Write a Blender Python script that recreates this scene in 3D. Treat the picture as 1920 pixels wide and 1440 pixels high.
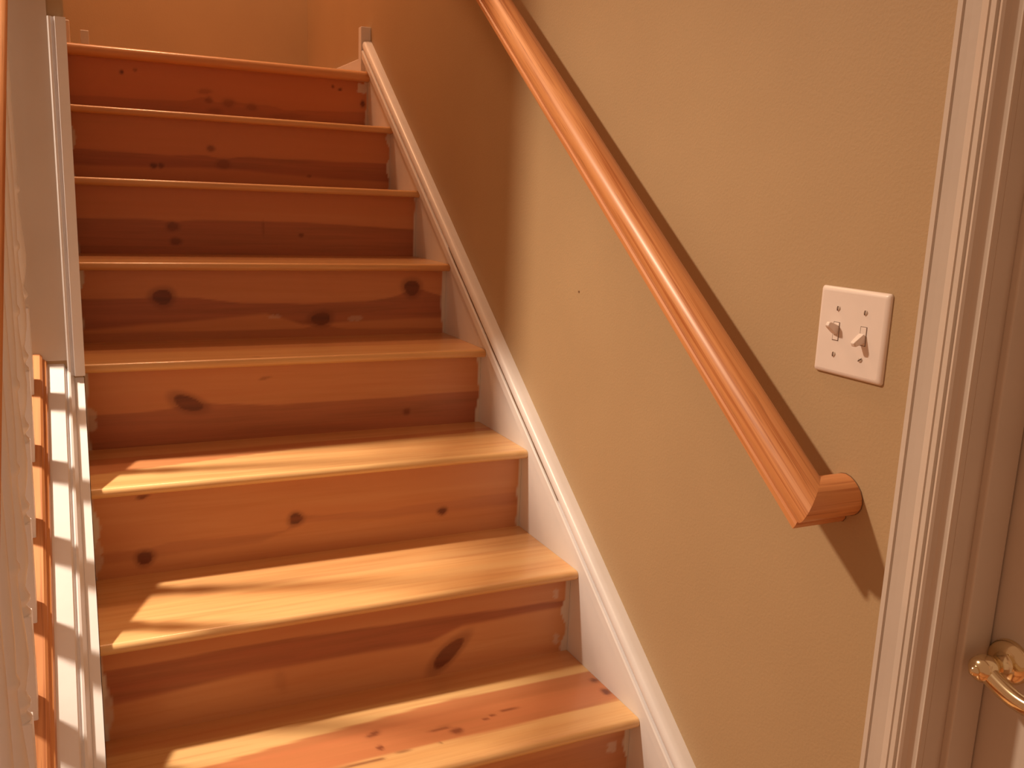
import bpy, math, random
import numpy as np
from mathutils import Matrix, Vector

for o in list(bpy.data.objects):
    bpy.data.objects.remove(o)
S = bpy.context.scene
COL = S.collection

# ------------------------------------------------------------------ camera, world, light
cd = bpy.data.cameras.new('camera'); cam = bpy.data.objects.new('camera', cd); COL.objects.link(cam)
cd.sensor_width = 36.0; cd.sensor_fit = 'HORIZONTAL'; cd.lens = 1707.9 / 1920 * 36; cd.clip_start = .02
r_, u_, f_ = Vector((.90373, -.4263, .03921)), Vector((.05072, .19756, .97898)), Vector((.42508, .88275, -.20016))
m = Matrix((r_, u_, -f_)).transposed().to_4x4(); m.translation = Vector((-.87943, -.98959, 1.10023))
cam.matrix_world = m
S.camera = cam

w = bpy.data.worlds.new('world'); S.world = w; w.use_nodes = True
w.node_tree.nodes['Background'].inputs[0].default_value = (1.0, .50, .26, 1)
w.node_tree.nodes['Background'].inputs[1].default_value = .38

def light(name, kind, loc, energy, color, aim=None, **kw):
    d = bpy.data.lights.new(name, kind); d.energy = energy; d.color = color
    for k, v in kw.items(): setattr(d, k, v)
    o = bpy.data.objects.new(name, d); o.location = loc; COL.objects.link(o)
    if aim: o.rotation_euler = (Vector(aim) - Vector(loc)).to_track_quat('-Z', 'Y').to_euler()
    return o
# recessed hall downlight left of the stairs and a lamp over the upper landing, with an added tread patch spot
light('hall_downlight', 'SPOT', (-1.90, .98, 2.60), 318, (1.0, .77, .55), (-1.15, .55, 0), shadow_soft_size=.08, spot_size=math.radians(112), spot_blend=1.0)
light('tread_patch_spot', 'SPOT', (-1.90, .98, 2.60), 115, (1.0, .80, .58), (-.87, .91, .4), shadow_soft_size=.04, spot_size=math.radians(26), spot_blend=.10)  # added spot brightening cap and treads; cone edge imitates the left rail's shadow edge
light('landing_lamp', 'POINT', (-.55, 2.35, 3.5), 86, (1.0, .53, .28), shadow_soft_size=.12)

S.view_settings.view_transform = 'Standard'; S.view_settings.look = 'None'
S.view_settings.exposure = 0.0; S.view_settings.gamma = 1.0; S.view_settings.use_curve_mapping = False

# ------------------------------------------------------------------ measures
RUN, RISE, OV, W = .24694, .18487, .03, .877
SL = RISE / RUN
ZF = -2 * RISE            # hall floor
ZTOP = 4.3
YW = .93                  # the upper left wall begins here
YB = 2.93                 # landing back wall
XW = .02                  # right wall face

# ------------------------------------------------------------------ materials
def newmat(name):
    mt = bpy.data.materials.new(name); mt.use_nodes = True
    return mt, mt.node_tree, mt.node_tree.nodes['Principled BSDF']
def node(nt, t, **kw):
    n = nt.nodes.new(t)
    for k, v in kw.items(): setattr(n, k, v)
    return n
def coords(nt, scale, loc=(0, 0, 0), rot=(0, 0, 0)):
    tc = node(nt, 'ShaderNodeTexCoord'); mp = node(nt, 'ShaderNodeMapping')
    mp.inputs['Scale'].default_value = scale; mp.inputs['Location'].default_value = loc; mp.inputs['Rotation'].default_value = rot
    nt.links.new(tc.outputs['Object'], mp.inputs['Vector'])
    return mp.outputs['Vector']
def noise(nt, vec, scale, detail=4, rough=.5, dist=0):
    n = node(nt, 'ShaderNodeTexNoise'); n.inputs['Scale'].default_value = scale; n.inputs['Detail'].default_value = detail
    n.inputs['Roughness'].default_value = rough; n.inputs['Distortion'].default_value = dist
    nt.links.new(vec, n.inputs['Vector']); return n.outputs['Fac']
def rng(nt, fac, a, b, c=0, d=1):
    n = node(nt, 'ShaderNodeMapRange'); n.inputs[1].default_value = a; n.inputs[2].default_value = b
    n.inputs[3].default_value = c; n.inputs[4].default_value = d; nt.links.new(fac, n.inputs[0]); return n.outputs[0]
def mix(nt, fac, a, b, blend='MIX'):
    n = node(nt, 'ShaderNodeMix', data_type='RGBA', blend_type=blend)
    if isinstance(fac, (int, float)): n.inputs[0].default_value = fac
    else: nt.links.new(fac, n.inputs[0])
    for i, v in ((6, a), (7, b)):
        if isinstance(v, tuple): n.inputs[i].default_value = (*v, 1)
        else: nt.links.new(v, n.inputs[i])
    return n.outputs[2]
def bump(nt, bs, h, strength, dist):
    b = node(nt, 'ShaderNodeBump'); b.inputs['Strength'].default_value = strength; b.inputs['Distance'].default_value = dist
    nt.links.new(h, b.inputs['Height']); nt.links.new(b.outputs['Normal'], bs.inputs['Normal'])

def wall_paint():
    mt, nt, bs = newmat('tan_wall_paint')
    v = coords(nt, (1, 1, 1))
    c = mix(nt, rng(nt, noise(nt, v, 3, 3), .3, .7), (.445, .315, .178), (.475, .34, .193))
    nt.links.new(c, bs.inputs['Base Color']); bs.inputs['Roughness'].default_value = .6
    bump(nt, bs, noise(nt, v, 240, 2), .14, .003)
    return mt
def white_paint(name='white_paint', col=(.85, .86, .90), rough=.35):
    mt, nt, bs = newmat(name)
    v = coords(nt, (1, 1, 1))
    c = mix(nt, rng(nt, noise(nt, v, 9, 5), .35, .7), tuple(x * .95 for x in col), col)
    nt.links.new(c, bs.inputs['Base Color']); bs.inputs['Roughness'].default_value = rough
    bump(nt, bs, noise(nt, v, 60, 3), .12, .002)
    return mt
def oak():
    mt, nt, bs = newmat('oak_rail')
    v = coords(nt, (1, 1, 1)); g = coords(nt, (2.2, 150, 150)); g2 = coords(nt, (1.6, 38, 38), (3, 1, 2)); g3 = coords(nt, (9, 420, 420))
    a = rng(nt, noise(nt, g2, 1, 4, .55, .6), .3, .7)
    c = mix(nt, a, (.58, .235, .085), (.74, .35, .14))
    b = rng(nt, noise(nt, g, 1, 3, .6, .3), .52, .68)
    c = mix(nt, b, c, (.44, .145, .042))
    p = rng(nt, noise(nt, g3, 1, 2), .62, .72, 0, .6)
    c = mix(nt, p, c, (.30, .10, .035))
    nt.links.new(c, bs.inputs['Base Color']); bs.inputs['Roughness'].default_value = .42
    bs.inputs['Coat Weight'].default_value = .25; bs.inputs['Coat Roughness'].default_value = .28
    bump(nt, bs, noise(nt, g, 1, 3), .06, .001)
    return mt
def pine(name='pine', light=(.70, .375, .185), mid=(.62, .28, .125), heart=(.40, .125, .066), seed=0, across=(3, 70, 70), gloss=.1):
    mt, nt, bs = newmat(name)
    g = coords(nt, across, (seed * 3.1, seed * 1.7, seed * .9)); g2 = coords(nt, (1.2, across[1] * .2, across[2] * .2), (seed, seed * 2.3, seed))
    at = {}
    for k in ('heart', 'knot', 'paint', 'tone'):
        n = node(nt, 'ShaderNodeAttribute'); n.attribute_name = k; at[k] = n.outputs['Fac']
    fine = rng(nt, noise(nt, g, 1, 4, .6, .4), .3, .7)
    broad = rng(nt, noise(nt, g2, 1, 3, .5, .8), .35, .68)
    c = mix(nt, broad, light, mid)
    c = mix(nt, at['tone'], c, (.60, .215, .09))
    c = mix(nt, rng(nt, fine, .45, 1, 0, .42), c, (.58, .25, .095))
    hc = mix(nt, rng(nt, fine, .2, .9), heart, tuple(x * .72 for x in heart))
    c = mix(nt, at['heart'], c, hc)
    kc = mix(nt, fine, (.135, .035, .02), (.23, .065, .03))
    c = mix(nt, at['knot'], c, kc)
    c = mix(nt, at['paint'], c, (.74, .68, .63))
    nt.links.new(c, bs.inputs['Base Color'])
    bs.inputs['Roughness'].default_value = .36
    bs.inputs['Coat Weight'].default_value = gloss; bs.inputs['Coat Roughness'].default_value = .2
    bump(nt, bs, noise(nt, g, 1, 3), .05, .001)
    return mt
def simple(name, col, rough=.5, metal=0, nscale=40, namp=.08):
    mt, nt, bs = newmat(name)
    v = coords(nt, (1, 1, 1))
    c = mix(nt, rng(nt, noise(nt, v, nscale, 3), .3, .7), tuple(x * (1 - namp) for x in col), col)
    nt.links.new(c, bs.inputs['Base Color']); bs.inputs['Roughness'].default_value = rough; bs.inputs['Metallic'].default_value = metal
    return mt

M_WALL = wall_paint()
M_WHITE = white_paint()
M_CASE = white_paint('casing_paint', (.64, .57, .505), .4)
M_PLATE = simple('switch_plastic', (.84, .76, .72), .35, 0, 30, .03)
M_SCREW = simple('painted_screw', (.62, .53, .46), .3)
M_SLOT = simple('dark_slot', (.12, .07, .05), .7)
M_BRASS = simple('polished_brass', (.84, .71, .47), .14, 1.0, 20, .04)
M_OAK = oak()
M_DARKGAP = simple('crack_filler_gap', (.22, .12, .06), .8)

# ------------------------------------------------------------------ helpers
def link(name, verts, faces, mt, parent=None, loc=(0, 0, 0), smooth=False):
    me = bpy.data.meshes.new(name); me.from_pydata(verts, [], faces); me.update()
    me.materials.append(mt)
    o = bpy.data.objects.new(name, me); COL.objects.link(o); o.location = loc
    if parent: o.parent = parent
    if smooth:
        for p in me.polygons: p.use_smooth = True
    return o
def boxgeo(boxes):
    V, F = [], []
    for (x0, x1, y0, y1, z0, z1) in boxes:
        b = len(V)
        V += [(x0, y0, z0), (x1, y0, z0), (x1, y1, z0), (x0, y1, z0), (x0, y0, z1), (x1, y0, z1), (x1, y1, z1), (x0, y1, z1)]
        F += [tuple(b + i for i in f) for f in ((3, 2, 1, 0), (4, 5, 6, 7), (0, 1, 5, 4), (1, 2, 6, 5), (2, 3, 7, 6), (3, 0, 4, 7))]
    return V, F
def boxes(name, bl, mt, parent=None, bevel=0):
    V, F = boxgeo(bl); o = link(name, V, F, mt, parent)
    if bevel:
        md = o.modifiers.new('bevel', 'BEVEL'); md.width = bevel; md.segments = 3; md.limit_method = 'ANGLE'
    return o
def prism(name, sec, path, mt, parent=None, smooth=False, flip=False):
    """sec: closed list of section points; path: list of functions point->3D (one per station)"""
    n = len(sec); V = []; F = []
    for fn in path: V += [tuple(fn(*s)) for s in sec]
    for k in range(len(path) - 1):
        for i in range(n):
            j = (i + 1) % n
            q = (k * n + i, k * n + j, (k + 1) * n + j, (k + 1) * n + i)
            F.append(q[::-1] if flip else q)
    e0 = tuple(range(n)); e1 = tuple(range((len(path) - 1) * n, len(path) * n))
    F += [e0 if flip else e0[::-1], e1[::-1] if flip else e1]
    o = link(name, V, F, mt, parent)
    import bmesh
    bm = bmesh.new(); bm.from_mesh(o.data); bmesh.ops.recalc_face_normals(bm, faces=bm.faces); bm.to_mesh(o.data); bm.free()
    if smooth:
        for p in o.data.polygons: p.use_smooth = True
        o.data.set_sharp_from_angle(angle=math.radians(38))
    return o
def lathe(name, prof, mt, parent=None, axis='Z', base=(0, 0, 0), seg=20, M4=None):
    V, F = [], []
    for (r, h) in prof:
        for i in range(seg):
            a = 2 * math.pi * i / seg
            p = Vector((r * math.cos(a), r * math.sin(a), h))
            if axis == 'X': p = Vector((p.z, p.x, p.y))
            if axis == 'Y': p = Vector((p.x, p.z, p.y))
            V.append(tuple(p + Vector(base)))
    for k in range(len(prof) - 1):
        for i in range(seg):
            j = (i + 1) % seg
            F.append((k * seg + i, k * seg + j, (k + 1) * seg + j, (k + 1) * seg + i))
    F += [tuple(range(seg))[::-1], tuple(range((len(prof) - 1) * seg, len(prof) * seg))]
    o = link(name, V, F, mt, parent)
    import bmesh
    bm = bmesh.new(); bm.from_mesh(o.data); bmesh.ops.recalc_face_normals(bm, faces=bm.faces); bm.to_mesh(o.data); bm.free()
    for p in o.data.polygons: p.use_smooth = True
    o.data.set_sharp_from_angle(angle=math.radians(40))
    return o
def thing(name, label, cat, loc=(0, 0, 0), group=None):
    o = bpy.data.objects.new(name, None); COL.objects.link(o); o.location = loc
    o.empty_display_size = .05
    o['label'] = label; o['category'] = cat
    if group: o['group'] = group
    return o
def struct(o, label=None, cat=None):
    o['kind'] = 'structure'
    if label: o['label'] = label
    if cat: o['category'] = cat
    return o
def empty_struct(name, label, cat):
    o = bpy.data.objects.new(name, None); COL.objects.link(o); o.empty_display_size = .05
    return struct(o, label, cat)

# ------------------------------------------------------------------ room shell
DY0, DY1, DZ = -.314, -1.075, ZF + 2.04       # door opening on the right wall
struct(boxes('wall_right', [(XW, XW + .12, DY0, YB + .12, ZF - .1, ZTOP),
                            (XW, XW + .12, DY1, DY0, DZ, ZTOP),
                            (XW, XW + .12, -2.6, DY1, ZF - .1, ZTOP)], M_WALL),
       'tan painted wall beside the stairs holding the oak handrail and light switch', 'wall')
boxes('wall_nick', [(XW - .0006, XW + .001, .586, .591, .9205, .9245)], M_DARKGAP, bpy.data.objects['wall_right'])
struct(boxes('wall_back', [(-3.6, XW, YB, YB + .12, ZF - .1, ZTOP)], M_WALL), 'tan painted wall behind the landing at the top of the stairs', 'wall')
struct(boxes('wall_left', [(-.990, -.8785, YW, YB, ZF, ZTOP)], M_WALL), 'tan painted wall between the upper steps and the hall, ending at the balustrade', 'wall')
M_FLOOR = pine('hall_floor', seed=9)
struct(boxes('floor', [(-3.6, XW + .12, -2.6, YB + .12, ZF - .06, ZF)], M_FLOOR), 'wooden hall floor at the foot of the stairs', 'floor')

# ------------------------------------------------------------------ staircase (pine treads and risers)
rnd = random.Random(4)
def wig(seed, n=7, f0=4, f1=40):
    r = random.Random(seed); t = [(r.uniform(f0, f1), r.uniform(0, 6.28), r.uniform(.3, 1)) for _ in range(n)]
    s = sum(a for _, _, a in t)
    return lambda x: sum(a * np.sin(f * x + p) for f, p, a in t) / s
def smooth(x, a, b):
    t = np.clip((x - a) / (b - a), 0, 1); return t * t * (3 - 2 * t)
def knots_field(X, Z, kn):
    """kn: (x, z, rx, rz, angle, strength)"""
    out = np.zeros_like(X)
    for (x, z, rx, rz, ang, st) in kn:
        c, s = math.cos(ang), math.sin(ang); dx, dz = X - x, Z - z
        u = (dx * c + dz * s) / rx; v = (-dx * s + dz * c) / rz
        d = np.sqrt(u * u + v * v) * (1 + .05 * np.sin(3 * np.arctan2(v, u) + x * 50))
        k = 1 - smooth(d, .82, 1.12)
        halo = .45 * (1 - smooth(d, 1.0, 1.75))
        out = np.maximum(out, st * np.maximum(k, halo))
    return out
def set_attr(o, **kw):
    for k, v in kw.items():
        a = o.data.attributes.new(k, 'FLOAT', 'POINT'); a.data.foreach_set('value', np.asarray(v, dtype=np.float32))
def polyb(pts, X):
    xs = [p[0] for p in pts]; zs = [p[1] for p in pts]
    return np.interp(X, xs, zs)

stairs = thing('staircase', 'varnished knotty pine staircase with bullnose treads climbing to a landing', 'staircase', (-W, -RUN, ZF))
NX = 210
def grid_faces(nx, nz, off=0):
    F = []
    for j in range(nz):
        for i in range(nx):
            a = off + j * (nx + 1) + i
            F.append((a, a + 1, a + nx + 2, a + nx + 1))
    return F
def riser(k, bands=(), kn=(), paint_w=.012, tone=0, blobs=()):
    """riser standing on tread k-1 under tread k; local x 0..W, z 0..RISE"""
    nz = 44; th = .018; h = RISE - .018
    xs = np.linspace(0, W, NX + 1); zs = np.linspace(0, h, nz + 1)
    Z, X = np.meshgrid(zs, xs, indexing='ij'); X = X.ravel(); Z = Z.ravel()
    V = [(x, 0, z) for x, z in zip(X, Z)]; n = len(V)
    V += [(0, th, 0), (W, th, 0), (W, th, h), (0, th, h)]
    F = grid_faces(NX, nz)
    c00, c10, c01, c11 = 0, NX, nz * (NX + 1), nz * (NX + 1) + NX
    F += [(n + 1, n, n + 3, n + 2), (c10, n + 1, n + 2, c11), (n, c00, c01, n + 3), (c01, c11, n + 2, n + 3), (n, n + 1, c10, c00)]
    o = link('riser', V, F, pine('pine_riser', seed=k * 1.37 + .4), stairs)
    o.location = (0, (k + 1) * RUN + OV, (k - 1) * RISE - ZF)
    A = np.append(X, [0] * 4); B = np.append(Z, [0] * 4)
    g = wig(k * 7 + 1); heart = np.zeros_like(A)
    for (top, bot, st) in bands:
        wv = .0022 * g(A)
        t = polyb(top, A) + wv if top else np.full_like(A, 1.0)
        b = polyb(bot, A) + wv * .8 if bot else np.full_like(A, -1.0)
        if top:
            for q in kn:
                if q[2] > .012 and abs(q[1] - np.interp(q[0], [p[0] for p in top], [p[1] for p in top])) < .035:
                    t = t + .45 * (q[1] - np.interp(q[0], [p[0] for p in top], [p[1] for p in top]) + .004) * np.exp(-((A - q[0]) / .035) ** 2)
        hh = (1 - smooth(B, t - .0012, t + .0028)) * smooth(B, b - .004, b + .006)
        heart = np.maximum(heart, 1.28 * st * hh * (.86 + .14 * wig(k * 3 + 2, 6, 30, 260)(B * 1.0 + A * .02)))
    knot = knots_field(A, B, kn)
    pw = paint_w * (.55 + .65 * (wig(k * 5, 5, 20, 90)(B)))
    paint = smooth(A, W - np.maximum(pw, .003), W - np.maximum(pw, .003) + .0018)
    pl = .010 * (.3 + 1.1 * wig(k * 11, 5, 15, 70)(B))
    paint = np.maximum(paint, 1 - smooth(A, np.maximum(pl, 0) - .001, np.maximum(pl, 0) + .001)) * (1 if k < 6 else .85)
    for (x, z, rx, rz, st) in blobs:
        d = np.sqrt(((A - x) / rx) ** 2 + ((B - z) / rz) ** 2) * (1 + .18 * np.sin(4 * np.arctan2(B - z, A - x) + 2))
        paint = np.maximum(paint, st * (1 - smooth(d, .85, 1.1)))
    set_attr(o, heart=np.clip(heart, 0, .97), knot=knot, paint=paint, tone=np.full_like(A, tone))
    return o
K = .0195
riser(8, bands=[([(0, .045), (.3, .05), (.45, .062), (.7, .05), (.877, .06)], None, .35)],
      kn=[(.143, .119, .005, .006, 0, .9), (.18, .128, .005, .005, 0, .55), (.764, .131, .004, .005, .3, .9), (.788, .124, .006, .004, .2, .85), (.862, .085, .007, .010, 0, .95),
          (.373, .084, .018, .007, .1, .35), (.384, .06, .010, .009, 0, .5), (.441, .056, .016, .012, .1, .45), (.51, .049, .015, .010, 0, .42), (.40, .03, .02, .008, 0, .3), (.62, .03, .05, .008, .1, .2)], tone=.85, blobs=[(.858, .133, .014, .017, .8)])
riser(7, bands=[([(0, .073), (.245, .068), (.374, .075), (.6, .075), (.877, .076)], [(0, .030), (.4, .039), (.62, .027), (.877, .021)], .62)],
      kn=[(.202, .039, .008, .007, 0, .9), (.221, .040, .007, .007, 0, .75), (.354, .093, .010, .008, 0, .65), (.387, .052, .018, .013, 0, .55), (.63, .03, .006, .004, 0, .5)], tone=.7)
riser(6, bands=[([(0, .086), (.41, .087), (.56, .088), (.7, .082), (.877, .074)], None, .62)],
      kn=[(.224, .07, .014, .011, 0, .75), (.23, .033, .013, .009, 0, .75), (.551, .054, .006, .005, 0, .8), (.45, .07, .003, .018, 0, .35)], tone=.6)
riser(5, bands=[([(0, .099), (.143, .099), (.242, .101), (.35, .087), (.5, .082), (.66, .087), (.746, .098), (.815, .111), (.877, .097)],
                 [(0, .029), (.206, .042), (.409, .060), (.5, .030), (.693, .038), (.877, .041)], .68), ([(0, .022), (.4, .02), (.877, .012)], None, .4)],
      kn=[(.173, .103, .023, .019, 0, 1), (.544, .045, .026, .017, .1, 1), (.783, .121, .022, .021, -.5, 1)], paint_w=.018, tone=.45, blobs=[(.43, .052, .020, .005, .25), (.632, .044, .024, .007, .28)])
riser(4, bands=[([(0, .072), (.10, .074), (.167, .077), (.229, .084), (.388, .072), (.559, .073), (.877, .078)], None, .66)],
      kn=[(.198, .088, .034, .016, -.42, .97), (.689, .038, .008, .007, .2, .95), (.36, .135, .012, .003, .2, .4)], paint_w=.016, tone=.4, blobs=[(.006, .065, .012, .03, .5)])
riser(3, bands=[([(0, .05), (.10, .060), (.353, .050), (.394, .078), (.563, .074), (.70, .078), (.877, .082)], [(0, .03), (.3, .035), (.394, .066), (.563, .056), (.877, .052)], .28)],
      kn=[(.372, .077, .014, .012, .2, 1), (.689, .057, .010, .008, .2, 1), (.086, .033, .015, .014, .2, 1), (.087, .155, .010, .004, .2, .8)], paint_w=.014, tone=.25, blobs=[(.004, .05, .009, .04, .45)])
riser(2, bands=[([(0, .125), (.30, .13), (.62, .12), (.877, .111)], [(0, .061), (.243, .077), (.574, .073), (.64, .095), (.877, .099)], .68)],
      kn=[(.612, .043, .042, .016, .72, .95), (.29, .05, .01, .02, .2, .15)], paint_w=.022, tone=.1, blobs=[(.004, .06, .010, .05, .55), (.845, .13, .006, .012, .45), (.85, .03, .006, .014, .5)])
riser(1, bands=[([(0, .12), (.877, .14)], [(0, .05), (.877, .06)], .3)], kn=[(.4, .07, .02, .015, .1, .9)], paint_w=.020, tone=.12, blobs=[(.84, .12, .01, .012, .45)])
riser(0, kn=[(.3, .09, .02, .016, 0, 1)], tone=.1)
riser(-1, kn=[(.6, .07, .02, .016, 0, 1)], tone=.1)

def tread(k, zones, kn=(), tone=0, thick=.019, depth=None, cracks=()):
    """zones: list of (y boundary polyline from nose, heart strength behind it, tone behind it)"""
    d = depth or RUN + OV + .018; r = thick / 2
    top = [(y, thick) for y in np.linspace(r, d, 46)]
    nose = [(r - r * math.sin(a), r + r * math.cos(a)) for a in np.linspace(0, math.pi, 11)][1:]
    prof = [(d, 0)] + [(d * .5, 0)] + nose[::-1] + top           # bottom back .. nose .. top back
    n = len(prof); xs = np.linspace(0, W, NX + 1)
    V = [(x, y, z) for (y, z) in prof for x in xs]
    F = grid_faces(NX, n - 1)
    F = [f[::-1] for f in F]
    F += [tuple(j * (NX + 1) for j in range(n)), tuple(j * (NX + 1) + NX for j in range(n))[::-1], ]
    F += [tuple([(n - 1) * (NX + 1) + i, (n - 1) * (NX + 1) + i + 1, i + 1, i])[::-1] for i in range(NX)]
    o = link('tread', V, F, pine('pine_tread', light=(.84, .58, .27), mid=(.80, .48, .20), seed=k * 2.11 + 5, gloss=.55), stairs)
    import bmesh
    bm = bmesh.new(); bm.from_mesh(o.data); bmesh.ops.recalc_face_normals(bm, faces=bm.faces); bm.to_mesh(o.data); bm.free()
    for p in o.data.polygons: p.use_smooth = True
    o.data.set_sharp_from_angle(angle=math.radians(40))
    o.location = (0, (k + 1) * RUN, k * RISE - thick - ZF)
    A = np.array([v[0] for v in V]); B = np.array([v[1] for v in V])
    heart = np.zeros_like(A); tn = np.full_like(A, float(tone)); g = wig(k * 13 + 3, 6, 3, 25)
    for (pts, hs, ts) in zones:
        b = polyb(pts, A) + .003 * g(A); s = smooth(B, b - .001, b + .0035)
        heart = heart * (1 - s) + hs * s; tn = tn * (1 - s) + ts * s
    streak = wig(k * 17 + 3, 7, 60, 420)(B + .012 * np.sin(A * 5 + k))
    tn = np.clip(tn + .14 * streak, 0, 1)
    knot = knots_field(A, B, kn)
    for (x0, y0, x1, y1, wd) in cracks:
        t = np.clip((A - x0) / (x1 - x0), 0, 1); dd = np.abs(B - (y0 + (y1 - y0) * t) - .002 * np.sin(A * 60))
        knot = np.maximum(knot, ((A > x0) & (A < x1)) * (1 - smooth(dd, wd * .5, wd * 1.6)) * .8)
    set_attr(o, heart=np.clip(heart, 0, .97), knot=knot, paint=np.zeros_like(A), tone=tn)
    return o
tread(8, [([(0, .04), (W, .05)], .1, .5)], tone=.55, thick=.032, depth=YB - 8 * RUN - .002)
tread(7, [([(0, .10), (W, .12)], .15, .4)], tone=.35)
tread(6, [([(0, .12), (W, .10)], .15, .4)], tone=.3)
tread(5, [([(0, .09), (W, .12)], .12, .45)], tone=.22)
tread(4, [([(0, .13), (W, .11)], .10, .5)], tone=.2, kn=[(.34, .02, .008, .006, 0, .3)])
tread(3, [([(0, .095), (.42, .165), (W, .19)], .12, .75), ([(0, .20), (.42, .205), (W, .215)], .1, .25)], tone=.06)
tread(2, [([(0, .13), (.4, .15), (W, .12)], 0, .22)], tone=.1)
tread(1, [([(0, .05), (.393, .066), (.602, .065), (W, .072)], .22, .85), ([(0, .13), (.166, .148), (.588, .186), (W, .182)], 0, .04), ([(0, .225), (.687, .218), (W, .215)], .05, .5)], tone=.04,
      kn=[(.419, .133, .012, .006, .4, .75), (.418, .091, .005, .006, 0, .9), (.556, .089, .010, .008, 0, .8), (.868, .149, .007, .007, 0, .9), (.868, .105, .008, .010, 0, 1), (.53, .105, .018, .004, .1, .7)],
      cracks=[(.30, .058, .52, .066, .0015), (.62, .108, .70, .122, .0015), (.56, .10, .64, .108, .001)])
tread(0, [([(0, .11), (W, .13)], .1, .4)], tone=.1)
tread(-1, [([(0, .11), (W, .13)], .1, .4)], tone=.1)

# ------------------------------------------------------------------ right skirt board with cap moulding
SK = empty_struct('trim_1', 'white skirt board with moulded cap following the steps along the right wall', 'skirt board')
s2, c2 = .7297, .0937                                   # cap top line at the wall: z = c2 + s2*y
ys, ye = -.315 + .09, 2.035
pts = [(ye, 0), (ye, c2 - .004 + s2 * ye)] + [(ys, c2 - .004 + s2 * ys), (ys, ZF)]
stepz = [(ys, ZF), (ys, c2 - .006 + s2 * ys), (ye, c2 - .006 + s2 * ye), (ye, 8 * RISE - .3), (ys + .25, ZF)]
prism('skirt_panel', stepz, [lambda y, z: (0.0005, y, z), lambda y, z: (XW, y, z)], M_WHITE, SK)
capsec = [(0, -.046), (-.009, -.046), (-.0125, -.042), (-.0125, -.025), (-.0105, -.0225), (-.004, -.0218), (-.004, -.0192), (-.0075, -.0185), (-.0095, -.015), (-.0095, -.008), (-.007, -.0025), (-.002, .0008), (.006, .002), (.020, .002), (.020, -.046)]
th = math.atan(s2)
def capfn(y):
    return lambda u, v: (u, y, c2 + s2 * y + v / math.cos(th))
prism('skirt_cap', capsec, [capfn(ys), capfn(ye - .004)], M_WHITE, SK, smooth=True)
# hairline crack between the two strips of the cap, opened unevenly
cr = []
for i in range(26):
    y = .58 + i * .026
    cr.append((y, .0002 + .0011 * abs(math.sin(i * 1.9)) * (1 if 4 < i < 23 else .3)))
V, F = [], []
for i, (y, hw) in enumerate(cr):
    z = c2 + s2 * y - .0195 / math.cos(th) + .0012 * math.sin(i * 1.3)
    V += [(-.0088, y, z - hw), (-.0088, y, z + hw), (-.003, y, z + hw), (-.003, y, z - hw)]
for i in range(len(cr) - 1):
    a = i * 4
    for j in range(4): F.append((a + j, a + (j + 1) % 4, a + 4 + (j + 1) % 4, a + 4 + j))
link('crack', V, F, M_DARKGAP, SK)
boxes('skirt_end_block', [(-.0135, XW, 2.034, 2.064, 8 * RISE, 1.622)], M_WHITE, SK, bevel=.002)
BR = boxes('baseboard_right', [(.006, XW, 2.068, YB, 8 * RISE, 1.535)], M_WHITE, None, bevel=.003)
struct(BR, 'white baseboard along the landing wall past the skirt end block', 'baseboard')
BL = boxes('baseboard_left', [(-.877, -.863, 2.2, YB - .014, 8 * RISE, 1.57)], M_WHITE, None, bevel=.003)
boxes('baseboard_block', [(-.838, -.815, 2.01, 2.035, 8 * RISE, 1.519)], M_WHITE, BL, bevel=.002)
struct(BL, 'white baseboard along the left side of the landing', 'baseboard')
struct(boxes('baseboard_back', [(-.877, .006, YB - .014, YB, 8 * RISE, 1.57)], M_WHITE, None, bevel=.003), 'white baseboard at the back of the landing', 'baseboard')

# ------------------------------------------------------------------ oak handrails
def rail_section():
    # u across, v up; moulded oak wall rail: flat foot, small bead, cove, full rounded crown
    half = [(.000, .000), (.0195, .000), (.0215, .002), (.0215, .009), (.0190, .0115), (.0200, .0145), (.0245, .0195), (.0275, .0255), (.0288, .0320), (.0280, .0390), (.0250, .0455), (.0195, .0510), (.0120, .0548), (.0050, .0562), (0, .0565)]
    return [(-u, v) for u, v in half[1:-1]][::-1] + [half[0]] + half[1:-1] + [half[-1]]
SEC = rail_section()
rs = .742; ra = math.atan(rs)
dY, dZ = math.cos(ra), math.sin(ra)                     # along the rail, upwards
nY, nZ = -math.sin(ra), math.cos(ra)                    # up-normal
def rail_obj(name, fn_list, parent):
    return prism(name, SEC, fn_list, M_OAK, parent, smooth=True)
H = thing('handrail', 'moulded red oak handrail with a mitred return fixed to the tan wall', 'handrail', (XW, -.14, .70))
XR = -.045
Zb = .806                                                # rail foot height at y = 0
def railpt(u, v, s, x0=XR, zb=Zb):
    return Vector((x0 + u, s * dY + v * nY, zb + s * dZ + v * nZ))
s_end = -.190
def mesh_local(o, root, ax):
    """object space x along the grain so the oak pattern runs along the piece"""
    me = o.data; R = Matrix((ax[0], ax[1], ax[2])).transposed()
    Mx = R.to_4x4(); Mx.translation = me.vertices[0].co.copy()
    me.transform(Mx.inverted()); o.parent = root
    o.matrix_parent_inverse = Matrix.Translation(root.location).inverted()
    o.matrix_basis = Mx
grain = (Vector((0, dY, dZ)), Vector((1, 0, 0)), Vector((0, nY, nZ)).normalized())
grain = (grain[0], grain[1], grain[0].cross(grain[1]))
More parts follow.
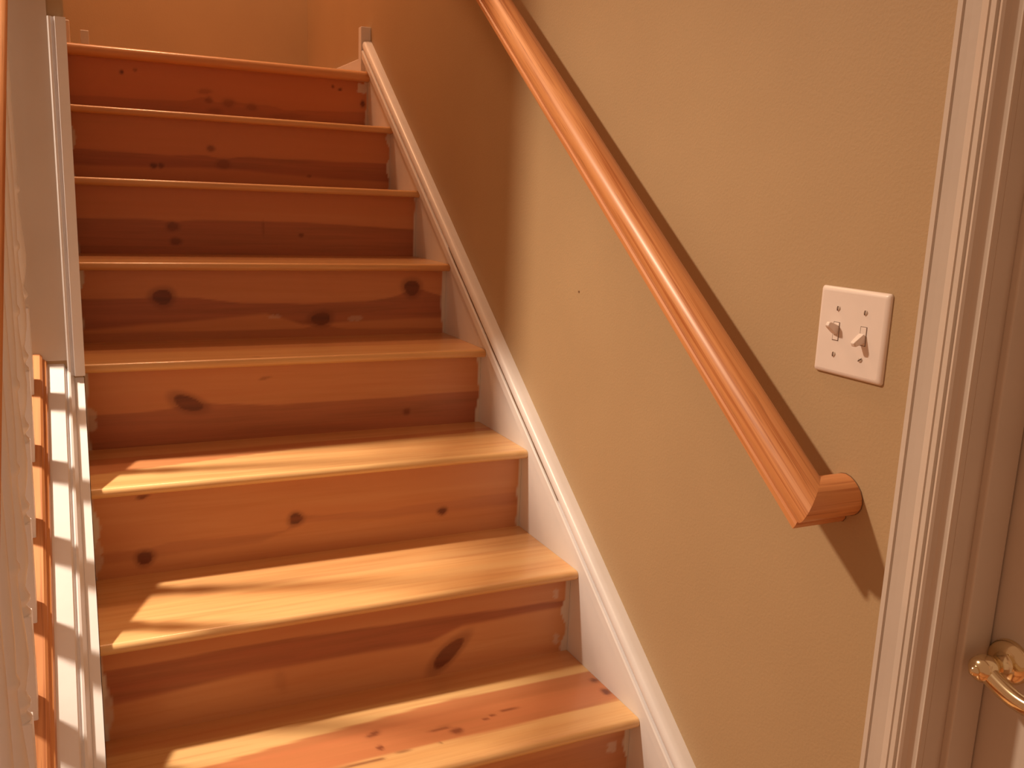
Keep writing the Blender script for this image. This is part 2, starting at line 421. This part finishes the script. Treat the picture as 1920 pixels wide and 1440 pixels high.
# mitre: at the lower end the cut runs from the outer face (long) to the wall side (short)
o = rail_obj('rail', [lambda u, v: railpt(u, v, s_end + (u + .0288)), lambda u, v: railpt(u, v, 3.1)], None)
mesh_local(o, H, grain)
def retpt(u, v, x):   # section turned so that u runs along the rail; the outer edge of the mitre is u=-.0288
    return Vector((x, 0, Zb)) + Vector((0, dY, dZ)) * (s_end + u + .0288) + Vector((0, nY, nZ)) * v
o = rail_obj('rail_return', [lambda u, v: retpt(u, v, XR + u), lambda u, v: retpt(u, v, XW)], None)
mesh_local(o, H, (Vector((1, 0, 0)), Vector((0, dY, dZ)), Vector((0, nY, nZ))))
o = rail_obj('rosette_gap', [lambda u, v: retpt(u * 1.03, v * 1.02 - .0005, XW - .0012), lambda u, v: retpt(u * 1.03, v * 1.02 - .0005, XW + .0005)], None)
o.data.materials.clear(); o.data.materials.append(M_DARKGAP)
o.parent = H; o.matrix_parent_inverse = Matrix.Translation(H.location).inverted()

# ------------------------------------------------------------------ left balustrade
XBAL = -.977
B = thing('balustrade', 'white turned balusters on a sloped white cap with oak shoe and oak handrail', 'balustrade', (XBAL, -.30, ZF))
def bl(o):
    o.parent = B; o.matrix_parent_inverse = Matrix.Translation(B.location).inverted(); return o
Y0, Y1 = -.30, YW
def slope_fn(y):
    return lambda x, h: (x, y, SL * y + h)
# string against the step ends, cap flat, bead and string panel below
hs, hc = .030, .058
bl(prism('string_panel', [(-.894, hs), (-.878, hs), (-.878, -.20), (-.894, -.20)], [slope_fn(Y0 + .05), slope_fn(Y1)], M_WHITE))
capp = [(-1.05, hc - .022), (-1.05, hc), (-.912, hc), (-.910, hc - .003), (-.909, hc - .010), (-.907, hc - .010), (-.9045, hc - .006), (-.901, hc - .008), (-.8995, hc - .016), (-.896, hc - .024), (-.8935, hc - .03), (-.8935, hc - .04), (-1.05, hc - .04)]
bl(prism('cap', capp, [slope_fn(Y0 + .05), slope_fn(Y1)], M_WHITE, smooth=True))
hsh = hc + .024
shoe = [(-1.010, hc), (-1.010, hsh - .008), (-1.004, hsh), (-.952, hsh), (-.948, hsh - .004), (-.947, hsh - .010), (-.942, hsh - .013), (-.940, hc + .004), (-.940, hc)]
o = prism('oak_shoe', shoe, [slope_fn(Y0 + .05), slope_fn(Y1)], M_OAK, smooth=True)
gr2 = (Vector((0, math.cos(math.atan(SL)), math.sin(math.atan(SL)))), Vector((1, 0, 0))); gr2 = (gr2[0], gr2[1], gr2[0].cross(gr2[1]))
mesh_local(o, B, gr2)
# outer knee wall panel below the cap
bl(prism('knee_wall', [(Y0 + .05, ZF), (Y1, ZF), (Y1, SL * Y1 + hc - .04), (Y0 + .05, SL * (Y0 + .05) + hc - .04)], [lambda y, z: (-1.02, y, z), lambda y, z: (-.8945, y, z)], M_WALL))
# top handrail
hr = .862
XH = XBAL
rail2 = [lambda u, v: (XH + u, Y0 + .06 + 0, SL * (Y0 + .06) + hr + v / math.cos(math.atan(SL))),
         lambda u, v: (XH + u, YW, SL * YW + hr + v / math.cos(math.atan(SL)))]
o = prism('top_rail', [(u * .85, v * .4) for u, v in SEC], rail2, M_OAK, None, smooth=True)
mesh_local(o, B, gr2)
# turned balusters
def baluster(y, parent):
    zb = SL * y + hsh - .018; zt = SL * y + hr + .006
    L = zt - zb; hb = .165; q = .0155
    b = boxes('baluster', [(XBAL - q, XBAL + q, y - q, y + q, zb, zb + hb)], M_WHITE, None, bevel=.0015)
    prof = [(.0150, 0), (.0150, .004), (.0105, .010), (.0105, .014), (.0150, .020), (.0155, .026), (.0120, .033), (.0100, .040), (.0125, .052), (.0158, .075), (.0165, .095), (.0150, .12), (.0125, .15), (.0105, .18), (.0100, .20), (.0135, .206), (.0135, .213), (.0105, .22)]
    top = L - hb
    prof += [(.0115, .26), (.0105, .40), (.0090, max(.5, top - .06)), (.0085, top)]
    t = lathe('baluster_turning', prof, M_WHITE, None, 'Z', (XBAL, y, zb + hb), 16)
    bl(b); t.parent = b
    return b
nb = 0
y = .860
protob = None
while y > -.16:
    if protob is None: protob = baluster(y, B); pt = protob.children[0]
    else:
        c = protob.copy(); COL.objects.link(c); c.location = protob.location + Vector((0, y - .860, SL * (y - .860)))
        t = pt.copy(); COL.objects.link(t); t.parent = c
    y -= RUN / 2
# bottom newel
nw = bl(boxes('newel_post', [(-1.045, -.968, Y0 - .02, Y0 + .06, ZF, SL * Y0 + hr + .12)], M_WHITE, None, bevel=.004))
bl(boxes('newel_cap', [(-1.052, -.963, Y0 - .032, Y0 + .072, SL * Y0 + hr + .12, SL * Y0 + hr + .15)], M_OAK, None, bevel=.008))

# corner casing on the end of the left wall
CT = empty_struct('trim_2', 'narrow white corner moulding on the end of the left wall above the balustrade', 'corner trim')
zc0 = SL * YW + .035
sec = [(-.906, YW), (-.906, YW - .006), (-.9035, YW - .010), (-.900, YW - .010), (-.898, YW - .005), (-.895, YW - .005), (-.893, YW - .012), (-.8755, YW - .012), (-.8755, YW)]
boxes('end_board', [(-.9895, -.906, YW - .004, YW + .001, zc0 + .03, 2.6)], M_CASE, CT)
prism('corner_moulding', sec, [lambda x, y: (x, y, zc0), lambda x, y: (x, y, 1.385)], M_WHITE, CT)

# ------------------------------------------------------------------ door, jamb, casing on the right wall
CA = empty_struct('trim_3', 'fluted cream door casing beside the light switch', 'door casing')
# section: (y, x) from outer edge to inner edge; front face towards -x
ys_c = [(-.238, XW), (-.238, .004), (-.2395, .0015), (-.2465, .0010), (-.2475, .0045), (-.2490, .0045), (-.2500, .0015), (-.258, .0030), (-.268, .0045), (-.2790, .0010), (-.2800, .0035), (-.2812, .0035), (-.2822, .0005),
        (-.2890, .0000), (-.2900, .0040), (-.2915, .0045), (-.2935, .0005), (-.2965, -.0005), (-.2990, .0020), (-.3015, .0080), (-.3060, .0125), (-.3105, .0142), (-.3113, .0112), (-.3135, .0108), (-.3145, .0128), (-.3145, XW)]
prism('casing_leg', ys_c, [lambda y, x: (x, y, ZF), lambda y, x: (x, y, DZ + .06)], M_CASE, CA)
prism('casing_leg', [(DY1 + DY0 - a, b) for a, b in ys_c], [lambda y, x: (x, y, ZF), lambda y, x: (x, y, DZ + .06)], M_CASE, CA)
boxes('casing_head', [(.001, XW, DY1 - .076, DY0 + .076, DZ - .0005, DZ + .076)], M_CASE, CA, bevel=.003)
boxes('jamb', [(XW, .14, DY0 - .001, DY0 + .0, ZF, DZ), (XW, .14, DY1 - .0, DY1 + .001, ZF, DZ)], M_CASE, CA)
boxes('door_stop', [(.050, .098, DY0 - .011, DY0, ZF, DZ), (.050, .098, DY1, DY1 + .011, ZF, DZ), (.050, .098, DY1, DY0, DZ - .011, DZ)], M_CASE, CA, bevel=.0025)

D = bpy.data.objects.new('door_1', None); COL.objects.link(D); D.empty_display_size = .05
struct(D, 'white panelled door with a brass lever handle in the right wall', 'door')
dy0, dy1 = DY0 - .004, DY1 + .004
stile = .112
dz0, dz1 = ZF + .008, DZ - .004
mid = (dy0 + dy1) / 2
rails = [(dz0, dz0 + .2), (dz0 + .86, dz0 + 1.0), (dz0 + 1.55, dz0 + 1.65), (dz1 - .12, dz1)]
fx0, fx1 = .1005, .136
boxes('stile', [(fx0, fx1, dy0 - stile, dy0, dz0, dz1)], M_CASE, D, bevel=.0015)
boxes('stile', [(fx0, fx1, dy1, dy1 + stile, dz0, dz1)], M_CASE, D, bevel=.0015)
boxes('mullion', [(fx0, fx1, mid - .05, mid + .05, dz0, dz1)], M_CASE, D, bevel=.0015)
for a, b in rails: boxes('door_rail', [(fx0 + .0003, fx1, dy1 + stile, dy0 - stile, a, b)], M_CASE, D)
for i in range(3):
    za, zb_ = rails[i][1], rails[i + 1][0]
    for (ya, yb) in ((mid + .05, dy0 - stile), (dy1 + stile, mid - .05)):
        q = boxes('door_panel', [(fx0 + .010, fx1 - .01, ya, yb, za, zb_)], M_CASE, D)
        f = boxes('raised_field', [(fx0 + .002, fx0 + .012, ya + .03, yb - .03, za + .03, zb_ - .03)], M_CASE, None, bevel=.006); f.parent = q
# lever handle
hy, hz = -.350, .583
hx = fx0
HD = lathe('door_handle', [(.0, -.0130), (.010, -.0130), (.018, -.0115), (.0235, -.0085), (.026, -.005), (.0270, -.002), (.0270, .0)], M_BRASS, D, 'X', (hx, hy, hz), 32)
HD['label'] = 'polished brass lever handle'
def tube(name, pts, rad, mt, parent, seg=16, sq=(1, 1)):
    V, F = [], []; n = len(pts); P = [Vector(q) for q in pts]
    for i, q in enumerate(P):
        t = (P[min(i + 1, n - 1)] - P[max(i - 1, 0)]).normalized()
        a = t.cross(Vector((0, 0, 1)))
        if a.length < .2: a = t.cross(Vector((0, 1, 0)))
        a.normalize(); b = t.cross(a).normalized()
        for k in range(seg):
            an = 2 * math.pi * k / seg
            V.append(tuple(q + (a * math.cos(an) * sq[0] + b * math.sin(an) * sq[1]) * rad[i]))
    for i in range(n - 1):
        for k in range(seg):
            j = (k + 1) % seg; F.append((i * seg + k, i * seg + j, (i + 1) * seg + j, (i + 1) * seg + k))
    F += [tuple(range(seg))[::-1], tuple(range((n - 1) * seg, n * seg))]
    o = link(name, V, F, mt, parent)
    import bmesh
    bm = bmesh.new(); bm.from_mesh(o.data); bmesh.ops.recalc_face_normals(bm, faces=bm.faces); bm.to_mesh(o.data); bm.free()
    for p in o.data.polygons: p.use_smooth = True
    return o
lathe('neck', [(.0125, -.010), (.0135, -.013), (.0105, -.018), (.0095, -.024), (.0110, -.031), (.0150, -.037), (.0165, -.045), (.0150, -.053), (.0105, -.0585), (.004, -.0605), (.0, -.061)], M_BRASS, HD, 'X', (hx, hy, hz), 28)
lathe('button', [(.006, -.059), (.0068, -.0625), (.0050, -.0655), (.002, -.0668), (0, -.067)], M_BRASS, HD, 'X', (hx, hy, hz), 20)
lev = []; rad = []
for i in range(26):
    t = i / 25
    lev.append((hx - .045 - .004 * math.sin(t * 3.1), hy - .004 - .112 * t, hz - .003 - .016 * math.sin(t * math.pi * .9) + .010 * t * t))
    rad.append(.0125 - .0040 * t + .0022 * math.exp(-((t - .9) / .12) ** 2) if t < .97 else .006)
tube('lever', lev, rad, M_BRASS, HD, 16, (.75, 1))

# ------------------------------------------------------------------ light switch
SWY, SWZ = -.128, .946
L = thing('light_switch', 'white double toggle switch plate on the tan wall beside the door casing', 'light switch', (XW, SWY, SWZ))
def local(o, par, off=(0, 0, 0)):
    o.parent = par; o.location = off; return o
hw, hh, tk = .058, .0573, .0065
def plate():
    V, F = [], []
    rings = [(0, 0), (.0, .0022), (.0012, .0042), (.0032, .0057), (.0060, tk)]
    nseg = 4
    for ins, t in rings:
        rr = .0035; a, b = hw - ins, hh - ins
        for cx, cy, s in ((1, 1, 0), (-1, 1, 1), (-1, -1, 2), (1, -1, 3)):
            for i in range(nseg):
                an = math.pi / 2 * (s + i / (nseg - 1))
                V.append((-t, cx * (a - rr) + rr * math.cos(an), cy * (b - rr) + rr * math.sin(an)))
    n = nseg * 4
    for k in range(len(rings) - 1):
        for i in range(n): F.append((k * n + i, k * n + (i + 1) % n, (k + 1) * n + (i + 1) % n, (k + 1) * n + i)[::-1])
    F.append(tuple(range((len(rings) - 1) * n, len(rings) * n))[::-1]); F.append(tuple(range(n)))
    o = link('wall_plate', V, F, M_PLATE, L)
    import bmesh
    bm = bmesh.new(); bm.from_mesh(o.data); bmesh.ops.recalc_face_normals(bm, faces=bm.faces); bm.to_mesh(o.data); bm.free()
    for p in o.data.polygons: p.use_smooth = len(p.vertices) == 4
    return o
plate()
for cy, up in ((.023, True), (-.023, False)):
    # slot rim, slot and toggle lever
    sl = boxes('toggle_slot', [(-tk - .0003, -tk + .003, -.0054, .0054, -.0122, .0122)], M_SLOT, L); sl.location = (0, cy, 0)
    ins = boxes('toggle_base', [(-tk - .0008, -tk + .002, -.0047, .0047, -.0115, .0115)], M_PLATE, L, bevel=.0006); ins.location = (0, cy, 0)
    sgn = 1 if up else -1
    d = Vector((-math.cos(.5), 0, sgn * math.sin(.5))); s = Vector((0, 1, 0)); n = d.cross(s)
    V = []
    for t, wy, wz in ((0, .0044, .0060), (.010, .0040, .0046), (.0165, .0036, .0036), (.0185, .0026, .0024)):
        for a, b in ((-1, -1), (1, -1), (1, 1), (-1, 1)):
            V.append(tuple(Vector((-tk, 0, 0)) + d * t + s * (a * wy) + n * (b * wz)))
    F = [(3, 2, 1, 0), (12, 13, 14, 15)] + [(k * 4 + i, k * 4 + (i + 1) % 4, k * 4 + 4 + (i + 1) % 4, k * 4 + 4 + i) for k in range(3) for i in range(4)]
    tg = link('toggle', V, F, M_PLATE, L); tg.location = (0, cy, sgn * .0015)
    import bmesh
    bm = bmesh.new(); bm.from_mesh(tg.data); bmesh.ops.recalc_face_normals(bm, faces=bm.faces); bm.to_mesh(tg.data); bm.free()
    md = tg.modifiers.new('bevel', 'BEVEL'); md.width = .0008; md.segments = 2
    for i, cz in enumerate((.0301, -.0301)):
        sc = lathe('screw', [(.0034, 0), (.0034, -.0006), (.0026, -.0014), (.0010, -.0017), (0, -.0017)], M_SCREW, L, 'X', (-tk, 0, 0), 16)
        sc.location = (0, cy, cz)
        g = boxes('screw_slot', [(-tk - .0021, -tk - .0008, -.0005, .0005, -.0030, .0030)], M_SLOT, None); g.parent = sc
        g.rotation_euler = ((.9 if (not up and i) else .08) , 0, 0)
